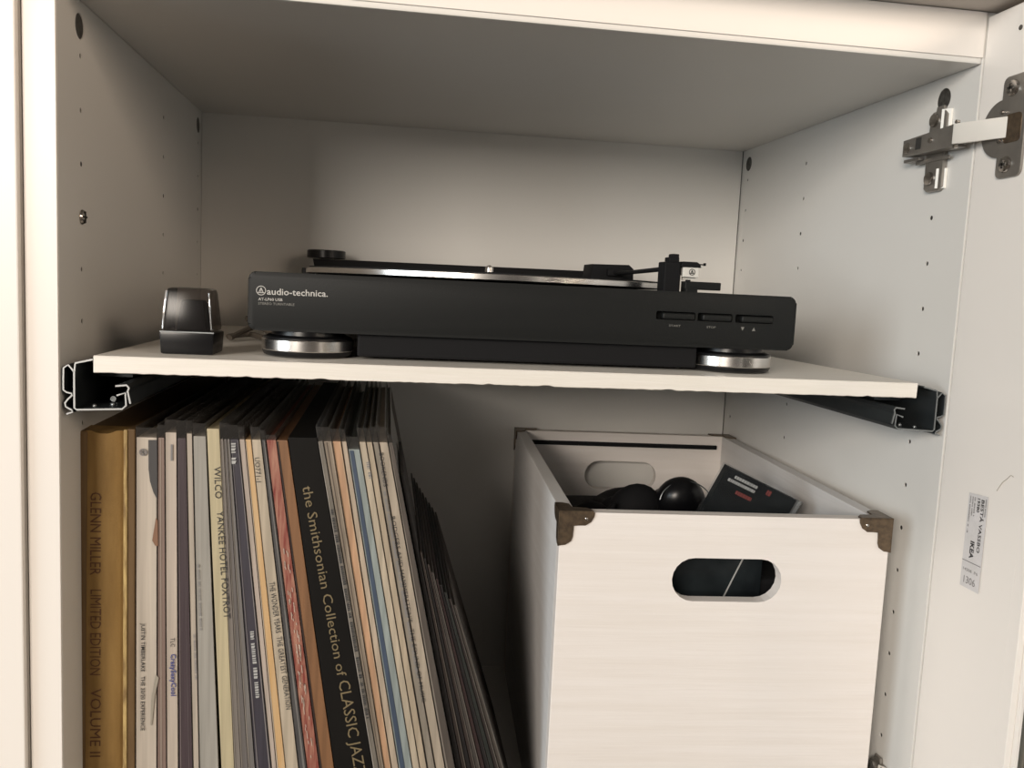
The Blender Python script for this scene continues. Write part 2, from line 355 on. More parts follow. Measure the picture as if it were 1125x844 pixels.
# ------------------------------------------------------------------ loose shelf board on the slides
SZ = -.2098
def shelf():
    mb = MB(); n = 150; b = mb.b; rows = []
    random.seed(3)
    for i in range(n + 1):
        t = i / n; xf_ = .0185 + t * (.5424 - .0185); xb = .0198 + t * (.5300 - .0198)
        j = random.uniform(-1, 1) * .00018 + (.0005 if random.random() < .06 else 0)
        j2 = random.uniform(-1, 1) * .00012
        sag = .0007 * t
        fx = 0 if 0 < i < n else random.uniform(-.0002, .0002)
        rows.append([b.verts.new(p) for p in ((xf_ + fx, .0 + j2 + .0005, SZ + sag * 0 + .0), (xf_ + fx, .0, SZ - .0006), (xf_, .0001, SZ - .0098 + j), (xf_, .0008 + abs(j), SZ - .0102 + j), (xb, .378, SZ - .0102), (xb, .378, SZ))])
    for A, B in zip(rows, rows[1:]):
        for k in range(6): b.faces.new((A[k], A[(k + 1) % 6], B[(k + 1) % 6], B[k]))
    b.faces.new(rows[0][::-1]); b.faces.new(rows[-1]); return mb
o = part('shelf_board', shelf(), RAWEDGE)
tag(o, 'white rough-cut shelf board resting on the two metal slides under the turntable', 'shelf')

# ------------------------------------------------------------------ turntable
tt = thing('turntable', 'black automatic record turntable with silver-ringed feet standing on the shelf board', 'turntable', (.283, .2, SZ))
xl, xr, yf, yb = .1015, .4655, .0280, .3720
def rrect(x0, z0, x1, z1, r, n=5):
    out = []
    for cx, cz, a0 in ((x1 - r, z1 - r, 0), (x0 + r, z1 - r, 90), (x0 + r, z0 + r, 180), (x1 - r, z0 + r, 270)):
        for k in range(n + 1):
            a = math.radians(a0 + 90 * k / n); out.append((cx + r * math.cos(a), cz + r * math.sin(a)))
    return out
body = MB()
z0, z1 = -.1930, -.1560
body.prism(rrect(xl, z0, xr, z1, .0045, 8), 'y', yf, yb, .0022)
slots = MB()
for a, b in ((.3665, .3938), (.3955, .4200), (.4222, .4492)): slots.box((a, .020, -.1752), (b, .0340, -.1696), .0012)
bo = part('body', body, TTB, tt, True, bool_with=slots)
for (a, b) in ((.3705, .3932), (.3985, .4192), (.4262, .4487)):
    part('button', MB().box((a, .0262, -.1748), (b, .0335, -.1705), .0013, 3), TTB, tt, True)
part('chassis', MB().box((.1695, .0340, -.2078), (.3990, .3600, -.1925), .0015), TTM, tt)
for cx in (.1368, .4285):
    f = part('foot', MB().lathe([(.0262, -.0138), (.0284, -.0130), (.0293, -.0108), (.0293, -.0040), (.0284, -.0015), (.0250, -.0002)][::1], (cx, .0520, SZ + .0142), 'z', 56)
             .lathe([(.0235, 0), (.0232, .0035)], (cx, .0520, SZ + .0138), 'z', 40), TTG, tt, True)
    part('silver_ring', MB().lathe([(.0293, -.0037), (.0297, -.0032), (.0297, .0032), (.0292, .0037)], (cx, .0520, SZ + .0078), 'z', 64), CHROME, f, True)
for cx in (.1385, .4295):
    part('foot', MB().lathe([(.0240, 0), (.0270, .003), (.0270, .0125), (.0235, .0172)], (cx, .335, SZ), 'z', 40), TTG, tt, True)
# platter
C0 = (.2715, .2020)
pt = part('platter', MB().lathe([(.1300, -.0050), (.1490, -.0046), (.1500, -.0040), (.1500, -.0005), (.1492, .0000), (.1300, .0000)], (*C0, -.1499), 'z', 128), CHROME, tt, True)
part('felt_mat', MB().lathe([(.1480, 0), (.1480, .0007), (.1474, .0011)], (*C0, -.1499), 'z', 96), TTM, pt)
part('spindle', MB().lathe([(.0034, -.012), (.0034, .0052), (.0028, .0072), (.0010, .0082)], (C0[0] + .001, C0[1], -.1488), 'z', 20), CHROME, pt, True)
part('platter_hub', MB().lathe([(.05, 0), (.05, .004)], (*C0, -.1568), 'z', 32), TTM, tt)
part('rear_bar', MB().prism([(.1180, -.1562), (.1140, -.1390), (.3880, -.1378), (.3900, -.1562)][::-1], 'y', .345, .369, .001), TTM, tt)
part('bracket', MB().box((.1080, .300, -.1562), (.1165, .345, -.1490), .001).box((.1100, .2995, -.1555), (.1125, .3000, -.1500)), TTG, tt)
ad = part('single_adapter', MB().lathe([(.0170, 0), (.0188, .0006), (.0188, .0072), (.0178, .0080), (.0060, .0080)], (.1265, .3550, -.1382), 'z', 40), TTG, tt, True)
# tonearm
part('arm_base', MB().lathe([(.024, 0), (.024, .008), (.020, .0085)], (.405, .300, -.1562), 'z', 40)
     .prism([(.3800, -.1480), (.3815, -.1322), (.4175, -.1314), (.4220, -.1350), (.4225, -.1470)][::-1], 'y', .285, .325, .0015), TTM, tt, True)
ta = part('tonearm', MB().tube([(.4030, .300, -.1400), (.4020, .22, -.1398), (.3980, .14, -.1392), (.3960, .095, -.1385)], .0019, 12)
          .box((.3950, .280, -.1430), (.4110, .312, -.1360), .002), TTM, tt, True)
part('arm_rest', MB().box((.3868, .0800, -.1565), (.3992, .0960, -.1345), .0012).box((.3905, .0820, -.1350), (.3985, .0930, -.1310), .001).box((.3930, .0830, -.1320), (.3985, .0920, -.1285), .0008), TTM, tt)
part('guide_strip', MB().box((.3996, .0815, -.1562), (.4006, .0900, -.1440)), CARTW, tt)
hs = part('headshell', MB().prism([(.3990, -.1370), (.4005, -.1338), (.4110, -.1338), (.4135, -.1352), (.4145, -.1378), (.3990, -.1378)], 'y', .0790, .1010, .0006)
          .box((.4120, .0810, -.1358), (.4182, .0830, -.1350)).box((.4172, .0808, -.1362), (.4184, .0832, -.1342)), TTM, ta)
part('cartridge', MB().box((.4010, .0800, -.1450), (.4132, .0960, -.1378), .0005).box((.4020, .0840, -.1470), (.4120, .0940, -.1450)), CARTW, ta)
cx, cz = .4078, -.1412
def ring(cx, cz, y, r, t, n=28):
    mb = MB()
    for k in range(n):
        a, b = 2 * math.pi * k / n, 2 * math.pi * (k + 1) / n
        mb.poly([(cx + q * math.cos(an), y, cz + q * math.sin(an)) for q, an in ((r, a), (r, b), (r - t, b), (r - t, a))])
    return mb
def at_logo(cx, cz, y, r, t, m_, parent):
    mb = ring(cx, cz, y, r, t)
    def bar(p, q, w_):
        p = Vector(p) * r; q = Vector(q) * r; d = (q - p).normalized(); nn = Vector((-d.y, d.x)) * w_ / 2
        mb.poly([(cx + v.x, y, cz + v.y) for v in (p + nn, q + nn, q - nn, p - nn)])
    bar((-.45, -.45), (0, .62), t); bar((0, .62), (.45, -.45), t); bar((0, .62), (0, -.45), t * .8); bar((-.7, -.45), (.7, -.45), t)
    part('logo', mb, m_, parent)
at_logo(cx, cz, .0798, .0024, .0005, INK, ta)
part('stylus', MB().box((.4048, .0820, -.1485), (.4078, .0850, -.1468)).prism([(.4055, -.1485), (.4070, -.1485), (.4064, -.1502)], 'y', .0822, .0835), TTM, ta)
part('speed_lever', MB().box((.4025, .0780, -.1538), (.4300, .0900, -.1480), .0008).box((.4030, .0770, -.1562), (.4120, .0950, -.1530), .0006), TTB, tt)
# markings
yt = yf - .0002
at_logo(.1094, -.1679, yt, .0030, .00042, PRINT, tt)
text('lettering', 'audio-technica.', (.1130, yt, -.1702), (.1505, yt, -.1700), (0, 0, 1), .0040, PRINT, tt, bold=.012)
text('lettering', 'AT-LP60 USB', (.1078, yt, -.1741), (.1226, yt, -.1740), (0, 0, 1), .0017, PRINT, tt, bold=.01)
text('lettering', 'STEREO TURNTABLE', (.1078, yt, -.1767), (.1300, yt, -.1766), (0, 0, 1), .0015, PRINTD, tt)
text('lettering', 'START', (.3758, yt, -.1797), (.3838, yt, -.1797), (0, 0, 1), .0013, PRINTD, tt)
text('lettering', 'STOP', (.4022, yt, -.1797), (.4086, yt, -.1797), (0, 0, 1), .0014, PRINTD, tt)
part('arrow_marks', MB().poly([(.4265, yt, -.1780), (.4290, yt, -.1780), (.4278, yt, -.1805)]).poly([(.4345, yt, -.1804), (.4370, yt, -.1804), (.4358, yt, -.1779)]), PRINTD, tt)
part('indicator', MB().lathe([(.0006, 0), (.0006, .0003)], (.4160, yf + .0010, -.1912), 'y', 8), PRINT, tt)

# ------------------------------------------------------------------ stylus case and cable
sc = thing('stylus_case', 'small black stylus case with clear smoked cover left of the turntable', 'case', (.0655, .042, SZ))
def frust(x0, x1, y0, y1, z0, X0, X1, Y0, Y1, z1, bev):
    return MB().hexa([(x0, y0, z0), (x1, y0, z0), (X1, Y0, z1), (X0, Y0, z1), (x0, y1, z0), (x1, y1, z0), (X1, Y1, z1), (X0, Y1, z1)], bev)
part('base', frust(.0495, .0810, .0260, .0590, SZ + .0002, .0490, .0818, .0250, .0600, -.1958, .0015), BLACKP, sc, True)
part('stylus_block', frust(.0560, .0750, .036, .054, -.1960, .0590, .0725, .038, .052, -.1760, .002), BLACKM, sc)
part('cover', frust(.0500, .0810, .0262, .0590, -.1957, .0522, .0782, .0290, .0560, -.1684, .0030), SMOKE, sc, True)
part('cover_rim', MB().box((.0492, .0253, -.1962), (.0817, .0262, -.1953), .0002), ZINC, sc)
ESH = clear('edge_shine', (.85, .85, .85), .3, .1, .35, (.8, .78, .75))
part('cover_edge', MB().tube([(.0508, .0268, -.194), (.0514, .0272, -.183), (.0526, .0286, -.1705)], .0006, 6), ESH, sc, True)
part('cover_edge', MB().tube([(.0798, .0266, -.194), (.0786, .0274, -.180), (.0778, .0286, -.1712)], .0004, 6), ESH, sc, True)
o = part('audio_cable', MB().tube([(.070, .150, SZ + .0030), (.085, .175, SZ + .0110), (.098, .165, SZ + .0075), (.112, .145, SZ + .0080), (.130, .150, SZ + .004), (.150, .20, SZ + .0030)], .0022, 8)
         .tube([(.066, .165, SZ + .0030), (.080, .180, SZ + .0045), (.096, .150, SZ + .0040), (.115, .150, SZ + .0042), (.145, .18, SZ + .003)], .0022, 8)
         .tube([(.074, .200, SZ + .0160), (.085, .205, SZ + .0150), (.100, .198, SZ + .0090), (.120, .19, SZ + .005), (.15, .21, SZ + .003)], .0022, 8), CABLE, None, True)
tag(o, 'loose grey-brown audio cable lying on the shelf behind the stylus case', 'cable')

# ------------------------------------------------------------------ wooden crate
A_ = math.radians(-3.2); CW, CDp, CH, TH = .2350, .3490, .2693, .0105
org = Vector((.3090, .0300, FZ + .0002))
MC = Matrix.Translation(org) @ Matrix.Rotation(A_, 4, 'Z')
cr = thing('storage_crate', 'whitewashed wooden crate with cut-out handle and brass corners at the right', 'crate', org + Vector((.12, .17, 0)))
def stadium(cx, cz, hw, r, n=10):
    out = []
    for s_, a0 in ((1, -90), (-1, 90)):
        for k in range(n + 1):
            a = math.radians(a0 + 180 * k / n); out.append((cx + s_ * (hw - r) + r * math.cos(a), cz + r * math.sin(a)))
    return out
hz = CH - .0460
part('front_panel', MB().box((0, 0, 0), (CW, TH, CH), .0006).xf(MC), CRATE, cr, bool_with=MB().prism(stadium(.1195, hz, .0392, .0155), 'y', -.01, .02).xf(MC))
part('back_panel', MB().box((0, CDp - TH, 0), (CW, CDp, CH), .0006).xf(MC), CRATE, cr, bool_with=MB().prism(stadium(.1150, hz, .0392, .0155), 'y', CDp - .02, CDp + .01).xf(MC))
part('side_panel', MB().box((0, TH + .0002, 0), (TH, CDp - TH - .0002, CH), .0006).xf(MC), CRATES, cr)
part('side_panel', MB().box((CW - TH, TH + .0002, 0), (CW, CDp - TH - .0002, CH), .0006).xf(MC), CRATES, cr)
part('base_panel', MB().box((TH, TH, .004), (CW - TH, CDp - TH, .012)).xf(MC), CRATE, cr)
part('hanging_rail', MB().box((TH + .006, CDp - TH - .0035, CH - .0140), (CW - TH - .006, CDp - TH - .0002, CH - .0098)).xf(MC), BLACKM, cr, label='black plastic strip inside the back panel')
def bracket(sx, sy):
    t = .0012
    mb = MB()
    X = (lambda v: v) if sx < 0 else (lambda v: CW - v)
    Y = (lambda v: v) if sy < 0 else (lambda v: CDp - v)
    def arm(L, wd, n=5):   # outline of an L with rounded arm ends, in (along, down)
        o = [(-t, t)]
        o += [(L - .006, t)] + [(L - .006 + .006 * math.sin(math.pi / 2 * k / n), t - (wd + t) * (1 - math.cos(math.pi / 2 * k / n))) for k in range(1, n + 1)][:-1] + [(L - .004, -wd), (wd, -wd)]
        o += [(wd, -L + .006)] + [(wd - (wd + t) * (1 - math.cos(math.pi / 2 * k / n)), -L + .006 - .006 * math.sin(math.pi / 2 * k / n)) for k in range(1, n + 1)] + [(-t, -L)]
        return o
    def arm2(L, wd):
        return [(-t, t), (L * .80, t), (L, 0), (L * .985, -wd * .30), (L * .90, -wd * .72), (L * .74, -wd), (wd, -wd), (wd, -L * .72), (wd * .88, -L * .86), (wd * .45, -L * .97), (-t, -L)]
    P = arm2(.0235, .0090)
    mb.prism([(X(a), CH + b) for a, b in P], 'y', Y(-t), Y(-.0001), .0003)
    mb.prism([(Y(a), CH + b) for a, b in P], 'x', X(-t), X(-.0001), .0003)
    top = [(-t, -t), (.0225, -t), (.0225, .004), (.019, .0085), (.009, .009), (.0085, .019), (.004, .0225), (-t, .0225)]
    mb.prism([(X(a), Y(b)) for a, b in top], 'z', CH + .0001, CH + t, .0003)
    mb.xf(MC)
    b = part('corner_bracket', mb, BRASS, cr)
    part('nail_head', MB().ell((X(.0178), Y(-t - .0001), CH - .0042), (.0011, .0005, .0011), n=10).xf(MC), NICKEL, b, True)
    return b
for sx in (-1, 1):
    for sy in (-1, 1): bracket(sx, sy)

# things in the crate (heights are in the cabinet frame)
box_top = -.3660
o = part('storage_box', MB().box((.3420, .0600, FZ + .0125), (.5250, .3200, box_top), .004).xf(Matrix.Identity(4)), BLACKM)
tag(o, 'black box filling the inside of the crate under the headphones', 'box')
hp = thing('headphones', 'black glossy headphones lying in the crate beside the package', 'headphones', (.41, .15, box_top))
Rt = Matrix.Rotation(math.radians(-25), 3, 'Y') @ Matrix.Rotation(math.radians(35), 3, 'X')
e1 = part('ear_cup', MB().ell((.4375, .1560, -.3330), (.0225, .0185, .0265), Rt).ell((.4310, .165, -.3420), (.0260, .02, .0215), Rt), BLACKP, hp, True)
part('seam_ring', MB().tube([(.4375 + .0226 * math.cos(a), .1400 + .004 * math.sin(a), -.3295 + .0180 * math.sin(a)) for a in [math.radians(10 + 16 * k) for k in range(11)]], .0005, 6), ZINC, e1, True)
part('ear_cup', MB().ell((.3990, .1580, -.3440), (.0240, .019, .0275), Matrix.Rotation(math.radians(30), 3, 'Y')).ell((.3900, .165, -.3490), (.0230, .02, .0200)), BLACKM, hp, True)
part('headband', MB().tube([(.4375, .175, -.345), (.450, .22, -.350), (.42, .26, -.352), (.385, .22, -.352), (.392, .175, -.350)], .0085, 10), BLACKM, hp, True)
o = part('adapter_plug', MB().ell((.3610, .1520, -.3500), (.0200, .018, .0185)).ell((.3700, .1400, -.3400), (.0035, .0035, .013), Matrix.Rotation(math.radians(35), 3, 'Y')).ell((.3520, .165, -.3530), (.016, .02, .014)), BLACKM, None, True)
tag(o, 'dark rounded lump of equipment at the left inside the crate', 'equipment')
pk = thing('accessory_package', 'black retail package in clear plastic leaning inside the crate', 'package', (.475, .13, -.43))
a = math.radians(24); u = Vector((math.cos(a), 0, -math.sin(a))); v = Vector((-math.sin(a), .10, -math.cos(a))).normalized(); nn = u.cross(v)
TL = Vector((.4570, .1060, -.2895))
def pkp(s_, t_, d=0): return TL + u * s_ + v * t_ + nn * d
nsign = -1 if nn.y > 0 else 1   # towards the camera
def slab(s0, s1, t0, t1, d0, d1):
    return MB().hexa([pkp(s0, t0, d0), pkp(s1, t0, d0), pkp(s1, t1, d0), pkp(s0, t1, d0), pkp(s0, t0, d1), pkp(s1, t0, d1), pkp(s1, t1, d1), pkp(s0, t1, d1)])
q = nsign
part('card', slab(.001, .0660, .001, .0800, 0, -q * .008), PACK, pk)
part('clear_case', slab(0, .0720, 0, .0810, q * .0010, -q * .0095), CLEARP, pk)
part('case_edge', slab(.0675, .0705, .0005, .0800, q * .0008, -q * .0060), clear('edge_clear', (.6, .62, .63), .3, .2, .5, (.55, .57, .57)), pk)
def bars(rows, m_):
    mb = MB()
    random.seed(5)
    for s0, s1, t0, h in rows:
        s_ = s0
        while s_ < s1:
            wd = random.uniform(.0008, .0022)
            mb.poly([pkp(s_, t0, q * .0004), pkp(s_ + wd, t0, q * .0004), pkp(s_ + wd, t0 + h, q * .0004), pkp(s_, t0 + h, q * .0004)]); s_ += wd + .0004
    part('print', mb, m_, pk)
bars([(.010, .031, .0045, .0024), (.006, .0300, .0085, .0024), (.006, .0300, .0455, .0016), (.012, .0300, .0410, .0016)], WHP)
bars([(.017, .0310, .0150, .0030), (.0400, .0430, .0035, .0042)], REDP)
o = part('plastic_wrap', MB().hexa([(.386, .058, -.388), (.470, .058, -.388), (.470, .058, -.332), (.386, .058, -.332), (.386, .064, -.388), (.470, .064, -.388), (.470, .064, -.332), (.386, .064, -.332)], .001), mat('gloss_dark', (.010, .013, .015), .25, spec=.3, var=(.022, .028, .031), scale=(40, 40, 40)))
tag(o, 'dark glossy packet seen through the handle hole of the crate', 'packet')
part('packet_seam', MB().tube([(.4620, .0575, -.3330), (.4540, .0575, -.3500), (.4385, .0575, -.3850)], .0006, 6), WHP, o)

# ------------------------------------------------------------------ records
YR = .0340; TOPJ = -.2640
GR = 'records standing on the cabinet floor'
def jacket_mat(col, var=None):
    col = tuple(max(0.0, c * k) for c, k in zip(col, (.84, .80, .76)))
    key = 'jacket_%d_%d_%d' % tuple(int(c * 255) for c in col)
    return mat(key, col, .5, var=var or tuple(c * .70 for c in col), scale=(260, 60, 7), bump=.15, bscale=(500, 100, 30))
def edge_line(p1, p2, y):
    a = at_y(p1[0], p1[1], y); b = at_y(p2[0], p2[1], y); k = (b.x - a.x) / (b.z - a.z)
    return lambda z: a.x + k * (z - a.z)
def record(label, col, L, Rr, py=(480, 844), top=TOPJ, y=YR, depth=.311, sleeve=None, name='vinyl_record', m_=None, group=GR, var=None, stripes=(), lc=None, cat='record'):
    l = edge_line((L[0], py[0]), (L[1], py[1]), y); r = edge_line((Rr[0], py[0]), (Rr[1], py[1]), y)
    zb = FZ + .0003; g = .00012
    t = thing(name, label, cat, ((l(zb) + r(zb)) / 2, y + depth / 2, zb), group)
    def slab_(y0, y1, z1, ex, s0=0.0, s1=1.0):
        xl0, xr0, xl1, xr1 = l(zb), r(zb), l(z1), r(z1)
        a0 = xl0 + (xr0 - xl0) * s0 + g - ex; b0 = xl0 + (xr0 - xl0) * s1 - g + ex
        a1 = xl1 + (xr1 - xl1) * s0 + g - ex; b1 = xl1 + (xr1 - xl1) * s1 - g + ex
        return MB().hexa([(a0, y0, zb), (b0, y0, zb), (b1, y0, z1), (a1, y0, z1), (a0, y1, zb), (b0, y1, zb), (b1, y1, z1), (a1, y1, z1)], min(.0004, (b1 - a1) * .2))
    e = 0.00005 if sleeve else 0
    part('jacket', slab_(y, y + depth, top, -e * 2), m_ or jacket_mat(col, var), t)
    for s0, s1, c in stripes:
        part('edge_stripe', slab_(y - .0003, y + .0002, top - .0008, 0, s0, s1), jacket_mat(c), t)
    if sleeve:
        z1 = top + sleeve
        mb = MB(); xa, xb = l(zb) + .00010, r(zb) - .00010; xc, xd = l(z1) + .00010, r(z1) - .00010
        mb.hexa([(xa, y - .0007, zb), (xa + .0001, y - .0007, zb), (xc + .0001, y - .0007, z1), (xc, y - .0007, z1), (xa, y + depth, zb), (xa + .0001, y + depth, zb), (xc + .0001, y + depth, z1 - .001), (xc, y + depth, z1 - .001)])
        mb.hexa([(xb - .0001, y - .0007, zb), (xb, y - .0007, zb), (xd, y - .0007, z1), (xd - .0001, y - .0007, z1), (xb - .0001, y + depth, zb), (xb, y + depth, zb), (xd, y + depth, z1 - .001), (xd - .0001, y + depth, z1 - .001)])
        ze = top + .0005; xe, xg = l(ze) + .0001, r(ze) - .0001
        mb.hexa([(xe, y - .0008, ze), (xg, y - .0008, ze), (xd, y - .0008, z1 - .0005), (xc, y - .0008, z1 - .0005), (xe, y - .0007, ze), (xg, y - .0007, ze), (xd, y - .0007, z1 - .0005), (xc, y - .0007, z1 - .0005)])
        part('plastic_sleeve', mb, SLEEVE, t)
    t_ = (t, l, r, y - (.0010 if sleeve else .0006))
    return t_
def stext(rec, s_, A, B, h, m_, bold=0.0):
    t, l, r, y = rec
    text('lettering', s_, at_y(*A, y), at_y(*B, y), (1, 0, 0), h, m_, t, bold=bold)
def marks(A, B, up, h, m_, parent, seed=1):
    """small print too blurred to read: a row of short strokes"""
    rnd = random.Random(seed); A = Vector(A); B = Vector(B); L = (B - A).length; d = (B - A).normalized(); up = Vector(up); up = (up - d * up.dot(d)).normalized()
    mb = MB(); t = 0.0
    while t < L:
        w_ = min(h * rnd.uniform(.25, .7), L - t)
        if rnd.random() > .14: mb.poly([A + d * t, A + d * (t + w_), A + d * (t + w_) + up * h * rnd.uniform(.7, 1), A + d * t + up * h])
        t += w_ + h * .22
    o = part('small_print', mb, m_, parent); o['kind'] = 'stuff'
def smarks(rec, A, B, h, m_, seed=1):
    marks(at_y(*A, rec[3]), at_y(*B, rec[3]), (1, 0, 0), h, m_, rec[0], seed)
def spoly(rec, pts, m_, nm='cover_print'):
    t, l, r, y = rec
    part(nm, MB().poly([at_y(*p, y + .0002) for p in pts]), m_, t)
for q_, (sy_, sa_, sb_, sh_) in enumerate(STK): marks((W - .0005, sy_, sa_), (W - .0005, sy_, sb_), (0, -1, 0), sh_, INKG, door, q_)
DK = (.045, .042, .048)
# the thick gold album book
l = edge_line((86.0, 480), (83.0, 844), YR); r = edge_line((148.2, 480), (147.8, 844), YR)
bk = thing('record_album_book', 'thick gold clothbound album book, leftmost in the record row', 'book', (.018, .19, FZ))
def bslab(s0, s1, y0, y1, z1, bev=.0008):
    zb = FZ + .0004
    f = lambda z, s_: l(z) + (r(z) - l(z)) * s_
    return MB().hexa([(f(zb, s0), y0, zb), (f(zb, s1), y0, zb), (f(z1, s1), y0, z1), (f(z1, s0), y0, z1), (f(zb, s0), y1, zb), (f(zb, s1), y1, zb), (f(z1, s1), y1, z1), (f(z1, s0), y1, z1)], bev)
def spine():
    mb = MB(); n = 10; zb = FZ + .0004; z1 = -.2600; f = lambda z, s_: l(z) + (r(z) - l(z)) * s_
    ring0 = []; ring1 = []
    pts = [(s_, YR + .0040 - .0052 * max(0.0, math.sin(math.pi * (s_ / .84))) ** .6) for s_ in [.84 * k / n for k in range(n + 1)]] + [(.84, YR + .02), (0, YR + .02)]
    A = [mb.b.verts.new((f(zb, s_), yy, zb)) for s_, yy in pts]
    rows = [A]
    for k in range(1, 7):
        z = zb + (z1 - zb) * k / 6
        rows.append([mb.b.verts.new((f(z, s_), yy, z - (0 if k < 6 else .0010 * random.random() + (.0014 if .3 < s_ < .62 else 0)))) for s_, yy in pts])
    for P, Q in zip(rows, rows[1:]):
        for i in range(len(P)): mb.b.faces.new((P[i], P[(i + 1) % len(P)], Q[(i + 1) % len(P)], Q[i]))
    mb.b.faces.new(A[::-1]); mb.b.faces.new(rows[-1]); return mb
part('spine', spine(), GOLD, bk, True)
part('spine_edge', bslab(-.01, .17, YR - .0004, YR + .02, -.2606, .002), BROWNC, bk, label='darkened brown edge of the gold spine')
part('cover', bslab(.0, .86, YR + .020, YR + .325, -.2610), BROWNC, bk)
part('cover', bslab(.855, 1.0, YR + .0005, YR + .325, -.2590), BROWNC, bk)
part('worn_joint', bslab(.80, .87, YR - .0009, YR + .003, -.2592, .0009), GOLDE, bk)
yy = YR - .0016
for s_, a, b in (('GLENN MILLER', 541, 632), ('LIMITED EDITION', 648, 742), ('VOLUME II', 757, 832)):
    text('lettering', s_, at_y(99.5, a, yy), at_y(98.8, b, yy), (1, 0, 0), .0066, BOOKINK, bk)

R = record('white double album spine with round logo, beside the gold book', (.70, .66, .60), (149.5, 149), (172.9, 172.3), sleeve=.007)
spoly(R, [(163, 483.5), (172.4, 483.5), (172.8, 549), (168.5, 541), (164.8, 529), (163.2, 516)], mat('charcoal_art', (.06, .058, .06), .5))
spoly(R, [(171.2, 569), (173.3, 572), (173.6, 600), (170.6, 600), (167.2, 594)], mat('brown_art', (.24, .13, .08), .5))
spoly(R, [(171, 741), (174.5, 745), (170, 765), (167, 797), (165.6, 797), (166, 770)], mat('grey_art', (.34, .31, .26), .5))
t0 = R[0]; p = at_y(157.2, 497, R[3]); part('logo', ring(p.x, p.z, R[3], .0024, .0007), INKG, t0)
part('logo_bar', MB().box((p.x - .0004, R[3] - .0001, p.z - .0018), (p.x + .0004, R[3], p.z + .0018)).box((p.x - .0018, R[3] - .0001, p.z - .0004), (p.x + .0018, R[3], p.z + .0004)), INKG, t0)
stext(R, 'JUSTIN TIMBERLAKE   THE 20/20 EXPERIENCE', (155.0, 685), (154.6, 803), .0024, INK, .01)
record('thin pinkish-brown record spine between two white album spines', (.30, .225, .20), (173.2, 172.6), (181, 183), sleeve=.009, stripes=[(.35, .55, (.42, .36, .32))])
R = record('white spine lettered in grey and blue near the left end', (.66, .60, .54), (181.3, 183.3), (194.3, 196), sleeve=.009, top=-.2605)
stext(R, 'TLC', (187.4, 701), (187.4, 711), .0026, INK); stext(R, 'CrazySexyCool', (187.6, 719), (187.9, 765), .0032, mat('blue_print', (.05, .06, .22), .5), .02)
part('print', MB().box((at_y(188, 500, YR).x, R[3] - .0001, at_y(188, 506, YR).z), (at_y(190, 500, YR).x, R[3], at_y(188, 488, YR).z)), INKG, R[0])
record('dark purple record spine in a clear sleeve', (.085, .062, .075), (194.5, 196.3), (204.5, 212), sleeve=.012, stripes=[(.12, .2, (.26, .23, .24)), (.7, .76, (.2, .17, .19))])
R = record('narrow white spine just right of the dark purple spine', (.62, .57, .50), (204.7, 212.3), (211.5, 219), sleeve=.009, top=-.2610)
smarks(R, (212.3, 697), (214.6, 747), .0013, INKG)
R = record('light grey record spine next to the cream one with capital lettering', (.46, .46, .435), (212, 219.3), (226.5, 240.5), sleeve=.009, top=-.2625)
smarks(R, (216.5, 620), (219.5, 693), .0012, INKG)
R = record('cream-yellow spine with tall dark capital lettering', (.66, .60, .41), (227.3, 243), (241.5, 257.5), top=-.2575)
stext(R, 'WILCO', (235.0, 513), (236.5, 548), .0042, INK); stext(R, 'YANKEE HOTEL FOXTROT', (238.0, 562), (246.0, 680), .0042, INK)
xs = [(241.8, 257.8), (245.5, 265), (249, 272.8), (252.4, 280.3)]
for i, (c, lb) in enumerate([((.27, .25, .235), 'warm grey thin record sleeve touching the cream-yellow spine'), ((.20, .19, .19), 'mid grey thin record sleeve, second right of the cream-yellow spine'), ((.24, .235, .235), 'pale grey thin record sleeve, third right of the cream-yellow spine')]):
    record(lb, c, xs[i], xs[i + 1], sleeve=.011, top=-.2640, stripes=[(.0, .22, (.36, .34, .32))])
R = record('dark indigo spine with small white lettering', (.060, .056, .078), (252.4, 280.5), (262, 298), sleeve=.010, stripes=[(.1, .2, (.22, .21, .23)), (.85, .95, (.30, .29, .30))])
smarks(R, (274.6, 694), (281.0, 768), .0026, WHP); smarks(R, (253.8, 487), (254.6, 511), .0030, WHP)
record('narrow pale pink record spine', (.60, .53, .48), (262.3, 298.4), (268.7, 304), sleeve=.009)
record('orange-yellow record spine with faint print', (.66, .43, .20), (269, 304.2), (275.5, 313.6), var=(.58, .40, .22), stripes=[(.0, .18, (.62, .55, .45))])
R = record('cream spine with narrow dark capitals, right of the orange-yellow spine', (.64, .57, .46), (275.8, 313.8), (286.5, 328), sleeve=.009)
stext(R, 'UO771-1', (279.6, 503), (281.6, 530), .0030, INK); stext(R, 'THE WONDER YEARS', (295.6, 640), (303.0, 696), .0034, INK); stext(R, 'THE GREATEST GENERATION', (303.6, 700), (314.4, 780), .0034, INK)
record('thin dark grey record sleeve left of the red spine', (.10, .10, .105), (286.8, 328.3), (291.5, 337), sleeve=.007, stripes=[(.5, .8, (.24, .24, .24))])
REDM = mat('worn_red', (.20, .035, .028), .45, var=(.40, .20, .14), scale=(700, 100, 60), bump=.3, detail=6)
R = record('worn red record spine speckled with white scuffs', (.2, .03, .03), (291.8, 337.3), (303, 351), m_=REDM, sleeve=.004)
random.seed(11); mb = MB(); ln = lambda py, s_: (291.8 + 45.5 * (py - 480) / 364) * (1 - s_) + s_ * (303 + 48 * (py - 480) / 364)
